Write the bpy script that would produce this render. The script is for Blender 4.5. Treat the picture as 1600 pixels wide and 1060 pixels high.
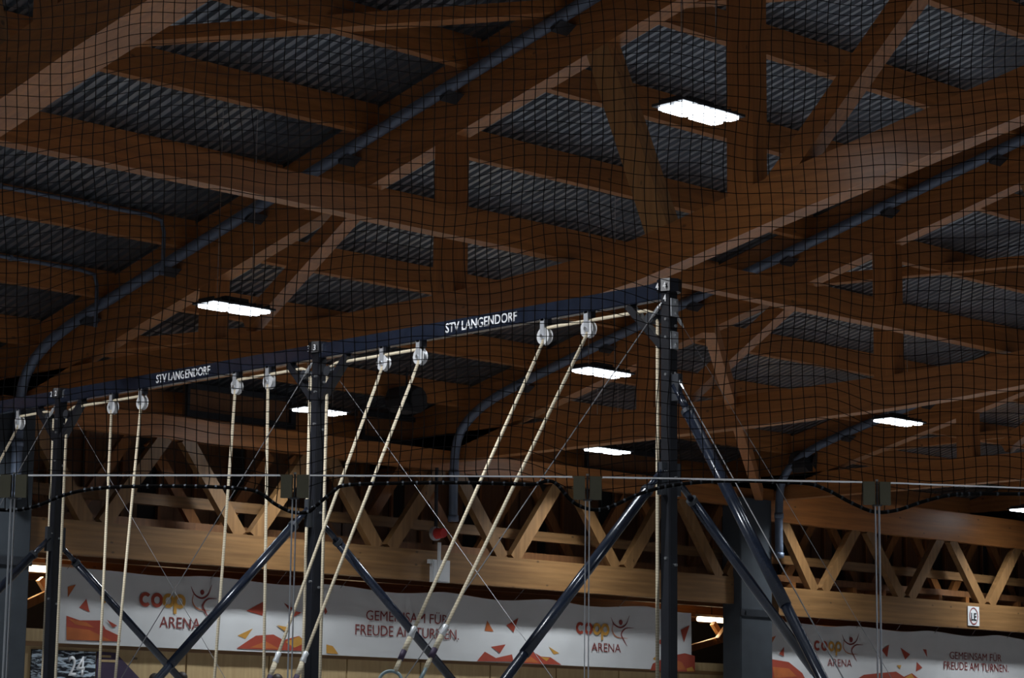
import bpy, bmesh, math, random
from mathutils import Vector, Matrix
random.seed(7)
for o in list(bpy.data.objects): bpy.data.objects.remove(o)
scene = bpy.context.scene
COL = scene.collection

# ------------------------------------------------------------------ camera
# world: X runs along the far wall, Y runs towards the far wall, Z up
F_PX, CZ = 3690.0, 1.7
ROLL = math.radians(0.6531435931); PITCH = math.radians(9.7635849605); TH = math.radians(43.6594080997)
R0 = Vector((math.cos(TH), -math.sin(TH), 0))
U0 = Vector((-math.sin(PITCH)*math.sin(TH), -math.sin(PITCH)*math.cos(TH), math.cos(PITCH)))
FW = Vector((math.cos(PITCH)*math.sin(TH), math.cos(PITCH)*math.cos(TH), math.sin(PITCH)))
CR = R0*math.cos(ROLL) + U0*math.sin(ROLL)
CU = -R0*math.sin(ROLL) + U0*math.cos(ROLL)
cam_d = bpy.data.cameras.new('camera'); cam = bpy.data.objects.new('camera', cam_d); COL.objects.link(cam)
cam.matrix_world = Matrix(((CR.x, CU.x, -FW.x, 0), (CR.y, CU.y, -FW.y, 0), (CR.z, CU.z, -FW.z, CZ), (0, 0, 0, 1)))
cam_d.sensor_width = 36; cam_d.lens = F_PX/1600*36; cam_d.clip_end = 300
scene.camera = cam

def ray(x, y):
    return FW*F_PX + CR*(x-800) - CU*(y-530)
def at(x, y, ax, v):
    """point seen at a photo position on the plane X, Y or Z = v"""
    r = ray(x, y); i = 'xyz'.index(ax)
    k = (v-(CZ if i == 2 else 0))/r[i]
    return Vector((r.x*k, r.y*k, CZ+r.z*k))

# ------------------------------------------------------------------ world, exposure
w = bpy.data.worlds.new('world'); scene.world = w; w.use_nodes = True
w.node_tree.nodes['Background'].inputs[0].default_value = (0.55, 0.62, 0.75, 1)
w.node_tree.nodes['Background'].inputs[1].default_value = 0.008
vs = scene.view_settings
vs.view_transform = 'Standard'; vs.look = 'None'; vs.gamma = 1; vs.use_curve_mapping = False
vs.exposure = 0.0
LAMP_POWER = 170.0
LAMP_X = [-11.2, -3.5, 4.1, 11.75, 19.4, 27.0, 34.6, 42.2, 49.9, 57.5]
LAMP_ROWS = [(33.3, 7.6), (26.1, 7.6), (17.6, 8.9), (8.5, 8.9), (0.0, 7.6), (-7.0, 7.6)]
for ly, lz in LAMP_ROWS:
    for lx in LAMP_X:
        if lz > 8 and lx == 11.75: lx = 12.7
        d = bpy.data.lights.new('hall_lamp', 'AREA'); d.shape = 'RECTANGLE'; d.size = 1.0; d.size_y = 0.34
        d.energy = LAMP_POWER; d.spread = math.radians(130); d.color = (0.90, 0.95, 1.0)
        o = bpy.data.objects.new('hall_lamp', d); o.location = (lx, ly, lz-0.07); COL.objects.link(o)

# added unseen spotlights brightening ropes and lettering, aimed down at the ring frame
for ly, ty in ((13.0, 15.2), (16.0, 18.4), (19.0, 21.7), (22.0, 25.0)):
    loc, tgt = Vector((-3.0, ly, 8.6)), Vector((16, ty, 4.35))
    d = bpy.data.lights.new('added_spotlight', 'SPOT'); d.energy = 8200; d.color = (0.97, 0.98, 1.0); d.spot_size = math.radians(14); d.spot_blend = .35; d.shadow_soft_size = .12
    o = bpy.data.objects.new('added_spotlight', d); o.location = loc; COL.objects.link(o)
    o.rotation_euler = (tgt-loc).to_track_quat('-Z', 'Y').to_euler()

# ------------------------------------------------------------------ materials
def new_mat(name):
    m = bpy.data.materials.new(name); m.use_nodes = True
    return m, m.node_tree, m.node_tree.nodes['Principled BSDF']
def L(nt, a, b): nt.links.new(a, b)
def plain(name, c, rough=0.6, metal=0.0, var=0.12, scale=6.0, bump=0.0, spec=0.5):
    m, nt, b = new_mat(name)
    tc = nt.nodes.new('ShaderNodeTexCoord'); n = nt.nodes.new('ShaderNodeTexNoise')
    n.inputs['Scale'].default_value = scale; n.inputs['Detail'].default_value = 5
    L(nt, tc.outputs['Object'], n.inputs['Vector'])
    r = nt.nodes.new('ShaderNodeValToRGB')
    r.color_ramp.elements[0].color = tuple(v*(1-var) for v in c)+(1,)
    r.color_ramp.elements[1].color = tuple(min(1, v*(1+var)) for v in c)+(1,)
    r.color_ramp.elements[0].position = .3; r.color_ramp.elements[1].position = .7
    L(nt, n.outputs['Fac'], r.inputs['Fac']); L(nt, r.outputs['Color'], b.inputs['Base Color'])
    b.inputs['Roughness'].default_value = rough; b.inputs['Metallic'].default_value = metal
    b.inputs['Specular IOR Level'].default_value = spec
    if bump:
        bp = nt.nodes.new('ShaderNodeBump'); bp.inputs['Strength'].default_value = bump; bp.inputs['Distance'].default_value = .01
        L(nt, n.outputs['Fac'], bp.inputs['Height']); L(nt, bp.outputs['Normal'], b.inputs['Normal'])
    return m
def wood(name, axis, c1, c2, rough=0.42, knots=True, lam=True):
    """glulam: grain stretched along axis, faint lamella joints, small dark knots"""
    m, nt, b = new_mat(name)
    tc = nt.nodes.new('ShaderNodeTexCoord'); mp = nt.nodes.new('ShaderNodeMapping')
    sc = [9.0, 9.0, 9.0]; sc['xyz'.index(axis)] = 0.5
    mp.inputs['Scale'].default_value = sc
    L(nt, tc.outputs['Object'], mp.inputs['Vector'])
    n = nt.nodes.new('ShaderNodeTexNoise'); n.inputs['Scale'].default_value = 1.6; n.inputs['Detail'].default_value = 7; n.inputs['Roughness'].default_value = .6
    L(nt, mp.outputs['Vector'], n.inputs['Vector'])
    r = nt.nodes.new('ShaderNodeValToRGB')
    r.color_ramp.elements[0].color = tuple(c1)+(1,); r.color_ramp.elements[1].color = tuple(c2)+(1,)
    r.color_ramp.elements[0].position = .32; r.color_ramp.elements[1].position = .68
    L(nt, n.outputs['Fac'], r.inputs['Fac'])
    out = r.outputs['Color']
    if lam:
        mp3 = nt.nodes.new('ShaderNodeMapping'); mp3.inputs['Scale'].default_value = [1, 1, 22] if axis != 'z' else [22, 22, 1]
        s3 = [.35, .35, .35]
        L(nt, tc.outputs['Object'], mp3.inputs['Vector'])
        w3 = nt.nodes.new('ShaderNodeTexWhiteNoise'); w3.noise_dimensions = '1D'
        sp = nt.nodes.new('ShaderNodeSeparateXYZ'); L(nt, mp3.outputs['Vector'], sp.inputs[0])
        fl = nt.nodes.new('ShaderNodeMath'); fl.operation = 'FLOOR'
        L(nt, sp.outputs['Z' if axis != 'z' else 'X'], fl.inputs[0]); L(nt, fl.outputs[0], w3.inputs['W'])
        mr = nt.nodes.new('ShaderNodeMapRange'); mr.inputs['To Min'].default_value = .86; mr.inputs['To Max'].default_value = 1.1
        L(nt, w3.outputs['Value'], mr.inputs['Value'])
        mm = nt.nodes.new('ShaderNodeVectorMath'); mm.operation = 'SCALE'
        L(nt, out, mm.inputs[0]); L(nt, mr.outputs[0], mm.inputs['Scale']); out = mm.outputs[0]
    if knots:
        mp2 = nt.nodes.new('ShaderNodeMapping'); s2 = [2.4, 2.4, 2.4]; s2['xyz'.index(axis)] = 1.3
        mp2.inputs['Scale'].default_value = s2
        L(nt, tc.outputs['Object'], mp2.inputs['Vector'])
        v = nt.nodes.new('ShaderNodeTexVoronoi'); L(nt, mp2.outputs['Vector'], v.inputs['Vector']); v.inputs['Scale'].default_value = 1.5
        k = nt.nodes.new('ShaderNodeMapRange'); k.inputs['From Min'].default_value = .05; k.inputs['From Max'].default_value = .10
        k.inputs['To Min'].default_value = .35; k.inputs['To Max'].default_value = 1
        L(nt, v.outputs['Distance'], k.inputs['Value'])
        mm = nt.nodes.new('ShaderNodeVectorMath'); mm.operation = 'SCALE'
        L(nt, out, mm.inputs[0]); L(nt, k.outputs[0], mm.inputs['Scale']); out = mm.outputs[0]
    L(nt, out, b.inputs['Base Color'])
    b.inputs['Roughness'].default_value = rough; b.inputs['Specular IOR Level'].default_value = .75
    bp = nt.nodes.new('ShaderNodeBump'); bp.inputs['Strength'].default_value = .12; bp.inputs['Distance'].default_value = .01
    L(nt, n.outputs['Fac'], bp.inputs['Height']); L(nt, bp.outputs['Normal'], b.inputs['Normal'])
    return m
WC1, WC2 = (0.27, 0.098, 0.024), (0.42, 0.162, 0.042)
M = {}
M['wood_y'] = wood('glulam_along_y', 'y', WC1, WC2)
M['wood_x'] = wood('glulam_along_x', 'x', WC1, WC2)
M['wood_z'] = wood('glulam_along_z', 'z', WC1, WC2)
M['pale_x'] = wood('pale_spruce_x', 'x', (0.165, 0.082, 0.029), (0.25, 0.132, 0.05))
M['pale_z'] = wood('pale_spruce_z', 'z', (0.165, 0.082, 0.029), (0.25, 0.132, 0.05))
M['mid_z'] = wood('lit_strut_timber', 'z', (0.36, 0.175, 0.062), (0.50, 0.265, 0.10))  # glulam raised in colour, painting in the light on the struts
M['plank'] = wood('dark_plank', 'z', (0.17, 0.072, 0.028), (0.27, 0.12, 0.046), lam=False)
M['ply'] = wood('plywood', 'z', (0.46, 0.32, 0.15), (0.58, 0.42, 0.21), rough=.7, knots=False, lam=False)
M['sheet'] = plain('galvanised_sheet', (0.27, 0.30, 0.34), rough=.29, metal=.85, var=.12, scale=1.2)
M['deck'] = plain('dark_deck', (0.05, 0.05, 0.055))
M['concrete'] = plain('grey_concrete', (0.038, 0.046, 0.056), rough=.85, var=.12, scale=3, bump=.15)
M['pipe'] = plain('blue_grey_pipe', (0.12, 0.15, 0.21), rough=.45, metal=.3, var=.15, scale=2)
M['steel'] = plain('bright_steel', (0.62, 0.64, 0.66), rough=.3, metal=.9, var=.1, scale=20)
M['bracket'] = plain('dark_steel', (0.045, 0.05, 0.06), rough=.5, metal=.5)
M['black'] = plain('black_plastic', (0.018, 0.019, 0.022), rough=.55)
M['navy'] = plain('navy_painted_steel', (0.012, 0.017, 0.031), rough=.22, metal=.1, var=.25, scale=9, spec=.7)
M['navy_matt'] = plain('navy_black_post', (0.007, 0.008, 0.012), rough=.42, var=.25, scale=9)
M['alu'] = plain('brushed_aluminium', (0.55, 0.58, 0.62), rough=.45, metal=.6, var=.1, scale=15)
M['floor'] = plain('grey_hall_floor', (0.27, 0.26, 0.26), rough=.6, var=.06, scale=.6)
M['dark_wall'] = plain('dark_wall', (0.035, 0.03, 0.028), rough=.9)
M['paint_white'] = plain('white_lettering_and_glint', (0.92, 0.93, 0.95), rough=.5, var=.03)
M['banner'] = plain('white_banner_cloth', (0.60, 0.60, 0.60), rough=.8, var=.04, scale=2.5)
M['red'] = plain('banner_red', (0.34, 0.050, 0.025), rough=.8, var=.1, scale=3)
M['redtext'] = plain('banner_dark_red', (0.20, 0.030, 0.026), rough=.8, var=.05)
M['orange'] = plain('banner_orange', (0.44, 0.115, 0.028), rough=.8, var=.2, scale=3)
M['yellow'] = plain('banner_yellow', (0.50, 0.25, 0.04), rough=.8, var=.1, scale=3)
M['signal_red'] = plain('signal_red', (0.5, 0.03, 0.03), rough=.4)
M['white_box'] = plain('white_enamel', (0.62, 0.63, 0.64), rough=.5, var=.04)
M['cord'] = plain('black_net_cord', (0.010, 0.009, 0.009), rough=1.0, spec=0.0)
M['ring'] = plain('grey_ring', (0.22, 0.30, 0.32), rough=.4, var=.15, scale=30)
M['purple'] = plain('purple_print', (0.055, 0.035, 0.075), rough=.6, var=.15)
M['skin'] = plain('skin', (0.45, 0.25, 0.17), rough=.6, var=.05)
M['hair'] = plain('dark_hair', (0.025, 0.016, 0.012), rough=.6, var=.3, scale=40)
M['shirt'] = plain('dark_shirt', (0.04, 0.05, 0.09), rough=.8)
M['pulley'] = plain('white_pulley', (0.70, 0.72, 0.74), rough=.35, metal=.2, var=.1, scale=25)
M['clamp_green'] = plain('olive_rubber_plate', (0.075, 0.07, 0.042), rough=.7, var=.1)
# twisted rope
m, nt, b = new_mat('cream_rope'); tc = nt.nodes.new('ShaderNodeTexCoord')
wv = nt.nodes.new('ShaderNodeTexWave'); wv.bands_direction = 'Z'; wv.inputs['Scale'].default_value = 12; wv.inputs['Distortion'].default_value = 3
L(nt, tc.outputs['Object'], wv.inputs['Vector'])
r = nt.nodes.new('ShaderNodeValToRGB'); r.color_ramp.elements[0].color = (0.56, 0.48, 0.34, 1); r.color_ramp.elements[1].color = (0.74, 0.66, 0.50, 1)
L(nt, wv.outputs['Fac'], r.inputs['Fac']); L(nt, r.outputs['Color'], b.inputs['Base Color']); b.inputs['Roughness'].default_value = .85
M['rope'] = m
M['wire'] = plain('dull_wire', (0.22, 0.22, 0.23), rough=.45, metal=.6)
def emit(name, c, s):
    m, nt, b = new_mat(name)
    b.inputs['Base Color'].default_value = (0.8, 0.8, 0.8, 1)
    b.inputs['Emission Color'].default_value = tuple(c)+(1,); b.inputs['Emission Strength'].default_value = s
    return m
M['led'] = emit('led_panel_light', (0.86, 0.93, 1.0), 9.0)
M['tube'] = emit('warm_tube_light', (1.0, 0.80, 0.52), 6.0)
# clear glass that lets light through, with a faint sheen
m, nt, b = new_mat('clear_barrier_glass')
nt.nodes.remove(b); out = nt.nodes['Material Output']
tr = nt.nodes.new('ShaderNodeBsdfTransparent'); tr.inputs[0].default_value = (0.97, 0.98, 0.98, 1)
gl = nt.nodes.new('ShaderNodeBsdfGlossy'); gl.inputs['Roughness'].default_value = .03
fr = nt.nodes.new('ShaderNodeFresnel'); fr.inputs['IOR'].default_value = 1.35
mx = nt.nodes.new('ShaderNodeMixShader'); L(nt, fr.outputs[0], mx.inputs[0]); L(nt, tr.outputs[0], mx.inputs[1]); L(nt, gl.outputs[0], mx.inputs[2])
L(nt, mx.outputs[0], out.inputs[0]); M['glass'] = m
# printed poster: streaky black and white artwork
m, nt, b = new_mat('streaky_print'); tc = nt.nodes.new('ShaderNodeTexCoord'); mp = nt.nodes.new('ShaderNodeMapping')
mp.inputs['Rotation'].default_value = (0, .6, 0); mp.inputs['Scale'].default_value = (2, 2, 9); L(nt, tc.outputs['Object'], mp.inputs['Vector'])
n = nt.nodes.new('ShaderNodeTexNoise'); n.inputs['Scale'].default_value = 2.2; n.inputs['Detail'].default_value = 6; n.inputs['Distortion'].default_value = 1.2
L(nt, mp.outputs['Vector'], n.inputs['Vector']); r = nt.nodes.new('ShaderNodeValToRGB')
r.color_ramp.elements[0].color = (0.012, 0.016, 0.026, 1); r.color_ramp.elements[0].position = .48
r.color_ramp.elements[1].color = (0.62, 0.74, 0.84, 1); r.color_ramp.elements[1].position = .58
L(nt, n.outputs['Fac'], r.inputs['Fac']); L(nt, r.outputs['Color'], b.inputs['Base Color']); b.inputs['Roughness'].default_value = .5
M['print'] = m

# ------------------------------------------------------------------ helpers
def obj(name, bm, mat, parent=None, smooth=False):
    if isinstance(bm, bmesh.types.BMesh):
        bmesh.ops.recalc_face_normals(bm, faces=bm.faces)
        me = bpy.data.meshes.new(name); bm.to_mesh(me); bm.free()
    else: me = bm
    if mat is not None and not me.materials: me.materials.append(M[mat])
    if smooth:
        for p in me.polygons: p.use_smooth = True
    o = bpy.data.objects.new(name, me); COL.objects.link(o)
    if parent is not None: put(o, parent)
    return o
def put(o, parent):
    o.parent = parent
    off = Vector((0, 0, 0)); p = parent
    while p is not None: off += p.location; p = p.parent
    o.location = o.location - off
def thing(name, label, cat, loc, group=None):
    o = bpy.data.objects.new(name, None); COL.objects.link(o); o.location = loc; o.empty_display_size = .2
    o['label'] = label; o['category'] = cat
    if group: o['group'] = group
    return o
def tag(o, label, cat, group=None):
    o['label'] = label; o['category'] = cat
    if group: o['group'] = group
    return o
def struct(o): o['kind'] = 'structure'; return o
def box(bm, x0, x1, y0, y1, z0, z1):
    r = bmesh.ops.create_cube(bm, size=1)
    for v in r['verts']:
        v.co = Vector(((x0+x1)/2+v.co.x*(x1-x0), (y0+y1)/2+v.co.y*(y1-y0), (z0+z1)/2+v.co.z*(z1-z0)))
    return r['verts']
def B(*a):
    bm = bmesh.new(); box(bm, *a); return bm
def bar(bm, p, q, w, h, ref=Vector((0, 0, 1))):
    """rectangular bar p-q; w across (perpendicular to ref), h along ref-ish"""
    p, q = Vector(p), Vector(q); d = (q-p).normalized(); s = d.cross(ref)
    if s.length < 1e-4: s = d.cross(Vector((0, 1, 0)))
    s.normalize(); u = s.cross(d).normalized()
    vs = []
    for e in (p, q):
        for a, c in ((-1, -1), (1, -1), (1, 1), (-1, 1)):
            vs.append(bm.verts.new(e+s*a*w/2+u*c*h/2))
    for f in ((0, 1, 2, 3), (7, 6, 5, 4), (0, 4, 5, 1), (1, 5, 6, 2), (2, 6, 7, 3), (3, 7, 4, 0)):
        bm.faces.new([vs[i] for i in f])
def prism_x(bm, pts, x0, x1):
    """polygon in (y,z) extruded along x"""
    a = [bm.verts.new((x0, y, z)) for y, z in pts]; b = [bm.verts.new((x1, y, z)) for y, z in pts]
    bm.faces.new(a); bm.faces.new(b[::-1]); n = len(pts)
    for i in range(n): bm.faces.new([a[i], b[i], b[(i+1) % n], a[(i+1) % n]])
def prism_y(bm, pts, y0, y1):
    a = [bm.verts.new((x, y0, z)) for x, z in pts]; b = [bm.verts.new((x, y1, z)) for x, z in pts]
    bm.faces.new(a); bm.faces.new(b[::-1]); n = len(pts)
    for i in range(n): bm.faces.new([a[i], b[i], b[(i+1) % n], a[(i+1) % n]])
def tube(bm, path, r, n=10, caps=True):
    path = [Vector(p) for p in path]; rings = []
    rr = r if isinstance(r, (list, tuple)) else [r]*len(path)
    prev = None
    for i, p in enumerate(path):
        d = (path[min(i+1, len(path)-1)]-path[max(i-1, 0)]).normalized()
        if prev is None:
            ref = Vector((0, 0, 1)) if abs(d.z) < .9 else Vector((1, 0, 0)); s = d.cross(ref).normalized()
        else: s = (prev-d*prev.dot(d)).normalized()
        prev = s; u = s.cross(d)
        rings.append([bm.verts.new(p+(s*math.cos(2*math.pi*k/n)+u*math.sin(2*math.pi*k/n))*rr[i]) for k in range(n)])
    for a, b in zip(rings, rings[1:]):
        for k in range(n): bm.faces.new([a[k], a[(k+1) % n], b[(k+1) % n], b[k]])
    if caps: bm.faces.new(rings[0][::-1]); bm.faces.new(rings[-1])
def T(path, r, n=10):
    bm = bmesh.new(); tube(bm, path, r, n); return bm
def smooth_path(pts, n=6):
    """Catmull-Rom through the points"""
    P = [Vector(p) for p in pts]; P = [P[0]*2-P[1]]+P+[P[-1]*2-P[-2]]; out = []
    for i in range(1, len(P)-2):
        for k in range(n):
            t = k/n; a, b_, c, d = P[i-1], P[i], P[i+1], P[i+2]
            out.append(.5*((2*b_)+(c-a)*t+(2*a-5*b_+4*c-d)*t*t+(3*b_-a-3*c+d)*t**3))
    out.append(P[-2]); return out
def text_mesh(body, bold=.012):
    c = bpy.data.curves.new('lettering', 'FONT'); c.body = body; c.size = 1; c.offset = bold; c.extrude = 0.0; c.resolution_u = 3
    o = bpy.data.objects.new('lettering', c); COL.objects.link(o)
    dg = bpy.context.evaluated_depsgraph_get(); dg.update()
    me = bpy.data.meshes.new_from_object(o.evaluated_get(dg)); bpy.data.objects.remove(o)
    me.materials.clear(); return me
def lettering(body, p00, p10, height, up, normal, mat, parent, name='lettering', bold=.012, thick=.006):
    """fit text between p00 and p10 (bottom corners), cap height given; lifted off the surface along normal"""
    me = text_mesh(body, bold); xs = [v.co.x for v in me.vertices]; ys = [v.co.y for v in me.vertices]
    x0, x1 = min(xs), max(xs); yc = .73 if 'Ü' in body else max(ys)
    p00, p10 = Vector(p00), Vector(p10); u = (p10-p00)/(x1-x0); up = Vector(up)*height/yc; n = Vector(normal)*thick
    bm = bmesh.new(); bm.from_mesh(me)
    for v in bm.verts: v.co = p00+u*(v.co.x-x0)+up*v.co.y+n
    r = bmesh.ops.extrude_face_region(bm, geom=bm.faces[:])
    for v in r['geom']:
        if isinstance(v, bmesh.types.BMVert): v.co -= n*.7
    o = obj(name, bm, mat, parent); return o

# ------------------------------------------------------------------ roof geometry
def zc(s): return 11.13+0.24*(19.73-s)            # soffit line of the truss top chords
RIDGE = 6.0
def zr(s): return zc(s)+1.15 if s > RIDGE else zc(RIDGE)+1.15-0.24*(RIDGE-s)     # underside of the metal roof
TR = [11.6, 21.6, 31.6, 41.6, 51.6]
XMIN, XMAX = -8.4, 63.0

# floor
struct(obj('floor', B(XMIN-4, XMAX, -14, 48, -.2, 0), 'floor'))
# ceiling: roof deck with sheets and purlins as its pieces
bm = bmesh.new()
for s0, s1 in ((-12, RIDGE), (RIDGE, 38.2)):
    vs_ = [bm.verts.new((x, s, zr(s)+.06+dz)) for dz in (0, .25) for x, s in ((XMIN, s0), (XMAX, s0), (XMAX, s1), (XMIN, s1))]
    for f in ((0, 1, 2, 3), (7, 6, 5, 4), (0, 4, 5, 1), (1, 5, 6, 2), (2, 6, 7, 3), (3, 7, 4, 0)): bm.faces.new([vs_[i] for i in f])
ceiling = struct(obj('ceiling', bm, 'deck'))
def sheet_bm(x0, x1, s0, s1, per=.175):
    bm = bmesh.new(); n = int(round((x1-x0)/per)); per = (x1-x0)/n; prof = []
    for i in range(n):
        a = x0+i*per
        prof += [(a, .058), (a+per*.34, .058), (a+per*.44, 0), (a+per*.84, 0), (a+per*.94, .058)]
    prof.append((x1, .058))
    A = [bm.verts.new((x, s0, zr(s0)+z)) for x, z in prof]; C = [bm.verts.new((x, s1, zr(s1)+z)) for x, z in prof]
    for i in range(len(prof)-1): bm.faces.new([A[i], C[i], C[i+1], A[i+1]])
    return bm
edges = [XMIN, 1.6]+TR+[XMAX]
for a, c in zip(edges, edges[1:]):
    for s0, s1 in ((RIDGE, 16.8), (16.8, 27.8), (27.8, 38.0)):
        obj('roof_sheet', sheet_bm(a, c, s0, s1), 'sheet', ceiling)
SP = [38.0-2.2*0-1.4-2.2*k for k in range(14)]
SP = [36.6-2.2*k for k in range(13)]      # 36.6 ... 10.2
pm = {}
for a, c in zip([1.6]+TR, TR+[61.6]):
    for s in SP:
        if (a == 11.6) not in pm:
            bm = bmesh.new()
            y0, y1 = -.08, .08
            pts = [(y0, -.45-.24*y0), (y1, -.45-.24*y0), (y1, -.24*y1-.004), (y0, -.24*y0-.004)]
            prism_x(bm, pts, .485 if a == 11.6 else .285, (c-a)-.003)
            bmesh.ops.recalc_face_normals(bm, faces=bm.faces)
            me = bpy.data.meshes.new('purlin'); bm.to_mesh(me); bm.free(); me.materials.append(M['wood_x']); pm[a == 11.6] = me
        o = bpy.data.objects.new('purlin', pm[a == 11.6]); COL.objects.link(o); o.location = (a, s, zr(s)); o.parent = ceiling
# diagonal roof bracing, flush with the purlin soffits
def brace(x0, s0, x1, s1):
    bm = bmesh.new()
    for dz in (0,):
        p = Vector((x0, s0, zr(s0)-.36)); q = Vector((x1, s1, zr(s1)-.36))
        bar(bm, p, q, .26, .18)
    return obj('roof_brace', bm, 'wood_x', ceiling)
for x0, s0, x1, s1 in ((11.8, 28.25, 21.6, 21.55), (21.8, 21.4, 31.6, 14.8), (21.8, 34.9, 31.6, 28.2), (31.8, 28.1, 41.6, 21.4), (41.8, 34.9, 51.6, 28.1), (1.8, 34.9, 11.6, 28.2)):
    brace(x0, s0, x1, s1)

# ------------------------------------------------------------------ roof trusses
BC = [(38.0, 7.3), (35, 7.3), (28, 7.30), (24, 7.33), (22.4, 7.39), (21.4, 7.45), (20.4, 7.56), (19.5, 7.73), (18.15, 8.0), (16.7, 8.25), (14.45, 8.66), (12, 9.1), (9, 9.65)]
def bcz(s):
    for (a, za), (c, zb) in zip(BC, BC[1:]):
        if c <= s <= a: return za+(zb-za)*(a-s)/(a-c)
    return 9.65
def truss(x, label, tw=.28):
    t = thing('roof_truss', label, 'roof truss', (x+.11, 35, 7.3))
    x0, x1 = x, x+tw
    bm = bmesh.new(); prism_x(bm, BC+[(s, z+.56) for s, z in BC[::-1]], x0, x1); obj('bottom_chord', bm, 'wood_y', t)
    bm = bmesh.new(); prism_x(bm, [(38, zc(38)), (8, zc(8)), (8, zc(8)+1.1), (38, zc(38)+1.1)], x0, x1); obj('top_chord', bm, 'wood_y', t)
    for s in (29.55, 24.05, 18.6, 13.1):
        obj('post', B(x0+.005, x1-.005, s-.21, s+.21, bcz(s)+.5, zc(s)+.05), 'wood_z', t)
    def diag(s0, z0, s1, z1, w, mt='wood_y'):
        d = Vector((0, s1-s0, z1-z0)).normalized(); n = Vector((0, -d.z, d.y))*w/2
        pts = [(s0+n.y, z0+n.z), (s0-n.y, z0-n.z), (s1-n.y, z1-n.z), (s1+n.y, z1+n.z)]
        bm = bmesh.new(); prism_x(bm, pts, x0+.01, x1-.01); obj('diagonal', bm, mt, t)
    diag(25.75, 9.72, 28.6, 8.02, .26)
    diag(21.13, 10.92, 19.95, 8.05, .38, 'mid_z')  # brighter timber colour stands in for light on this steep diagonal
    diag(14.5, 11.9, 18.3, 8.25, .30)
    diag(12.9, 9.2, 9.5, 13.4, .30)
    return t
truss(11.6, 'glulam roof truss at the top left corner, nearest one, cut by the frame', .48)
truss(21.6, 'long glulam roof truss running behind the ring frame to the left column')
truss(31.6, 'glulam roof truss second behind the ring frame, with the post above the right-hand lamp')
truss(41.6, 'distant glulam roof truss reaching the right concrete column')
truss(51.6, 'farthest glulam roof truss at the right edge of the view')
# longitudinal tie beam
o = obj('tie_beam', B(XMIN, XMAX, 21.65, 21.87, 8.05, 8.42), 'wood_x')
# visible lower flange strip of the beam
tag(o, 'long orange glulam tie beam crossing in front of the first truss from upper left', 'beam')
# slanting strut behind the second truss
bm = bmesh.new()
r_ = ray(1108, 505); k_ = (zr(0)-.45-CZ)/(r_.z+.24*r_.y); p = Vector((r_.x*k_, r_.y*k_, CZ+r_.z*k_)); q = at(1186, 772, 'y', 34.5)
bar(bm, p, q, .30, .18, Vector((0, 1, 0)))
tag(obj('slanting_strut', bm, 'wood_z'), 'slanting timber strut coming down behind the second truss right of the end post', 'strut')

# ------------------------------------------------------------------ far wall
WY = 35.0
wall_back = struct(obj('wall_back', B(21.9, 61, WY+.50, WY+.62, 0, 3.36), 'ply'))
xs = 21.95; k = 0
me = None
while xs < 60:
    bm = B(0, 1.86, 0, .03, 0, 3.30)
    if me is None:
        o = obj('plywood_panel', bm, 'ply', wall_back); me = o.data
    else:
        bm.free(); o = obj('plywood_panel', me, None, wall_back)
    o.location = (xs, WY+.465, 0.0); xs += 1.9
obj('top_board', B(21.9, 61, WY+.40, WY+.465, 3.30, 3.38), 'pale_x', wall_back)
obj('end_panel', B(21.9, 23.3, WY+.42, WY+.46, 3.38, 3.60), 'ply', wall_back)
obj('end_panel', B(38.95, 40.6, WY+.42, WY+.46, 3.38, 3.56), 'ply', wall_back)

# side space beyond the wall: low ceiling with rafters, dark rear wall
trim = struct(obj('ceiling_side', B(10, 62, 35.7, 47, 5.55, 5.7), 'plank'))
for i in range(36):
    x = 20.2+i*1.15
    obj('rafter', B(x, x+.14, 35.65, 46.8, 5.30, 5.55), 'wood_y', trim)
obj('rafter_tie', B(12, 62, 37.6, 37.8, 5.02, 5.30), 'wood_x', trim)
obj('rafter_tie', B(12, 62, 41.0, 41.2, 5.02, 5.30), 'wood_x', trim)
def side_beam(a, c, y, w):
    bm = bmesh.new(); bar(bm, at(a[0], a[1], 'y', y), at(c[0], c[1], 'y', y), .12, w, Vector((0, 1, 0)).cross(Vector((1, 0, 0)))); obj('side_strut', bm, 'mid_z', trim)
side_beam((1070, 1016), (1160, 990), 39.2, .16); side_beam((1114, 974), (1130, 1001), 39.35, .13); side_beam((1138, 977), (1122, 1000), 39.05, .13)
side_beam((30, 950), (105, 915), 39.2, .16); side_beam((62, 905), (84, 940), 39.35, .13); side_beam((92, 902), (76, 936), 39.05, .13)
struct(obj('wall_far', B(10, 62, 47, 47.2, 0, 5.7), 'dark_wall'))
# upper rear wall of dark vertical planks with pale battens
wall_upper = struct(obj('wall_upper', B(12, 62, 37.4, 37.6, 5.55, 9.0), 'dark_wall'))
pmesh = bmesh.new(); box(pmesh, 0, .40, 0, .05, 0, 3.0)
pl = obj('plank', pmesh, 'plank', wall_upper); pl.location = Vector((12.0, 37.34, 5.7))
x = 12.42; i = 0
while x < 61.5:
    i += 1
    if i % 5 not in (3,):
        o = obj('plank', pl.data, None, wall_upper); o.location = (x, 37.34+.015*(i % 3), 5.7)
    x += .42
bmesh_b = bmesh.new(); box(bmesh_b, 0, .06, 0, .07, 0, 2.9); bt = None
x = 12.8
while x < 61.5:
    if bt is None: bt = obj('batten', bmesh_b, 'wood_z', wall_upper); bt.location = (x, 37.25, 5.7)
    else:
        o = obj('batten', bt.data, None, wall_upper); o.location = (x, 37.25, 5.7)
    x += .84

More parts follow.
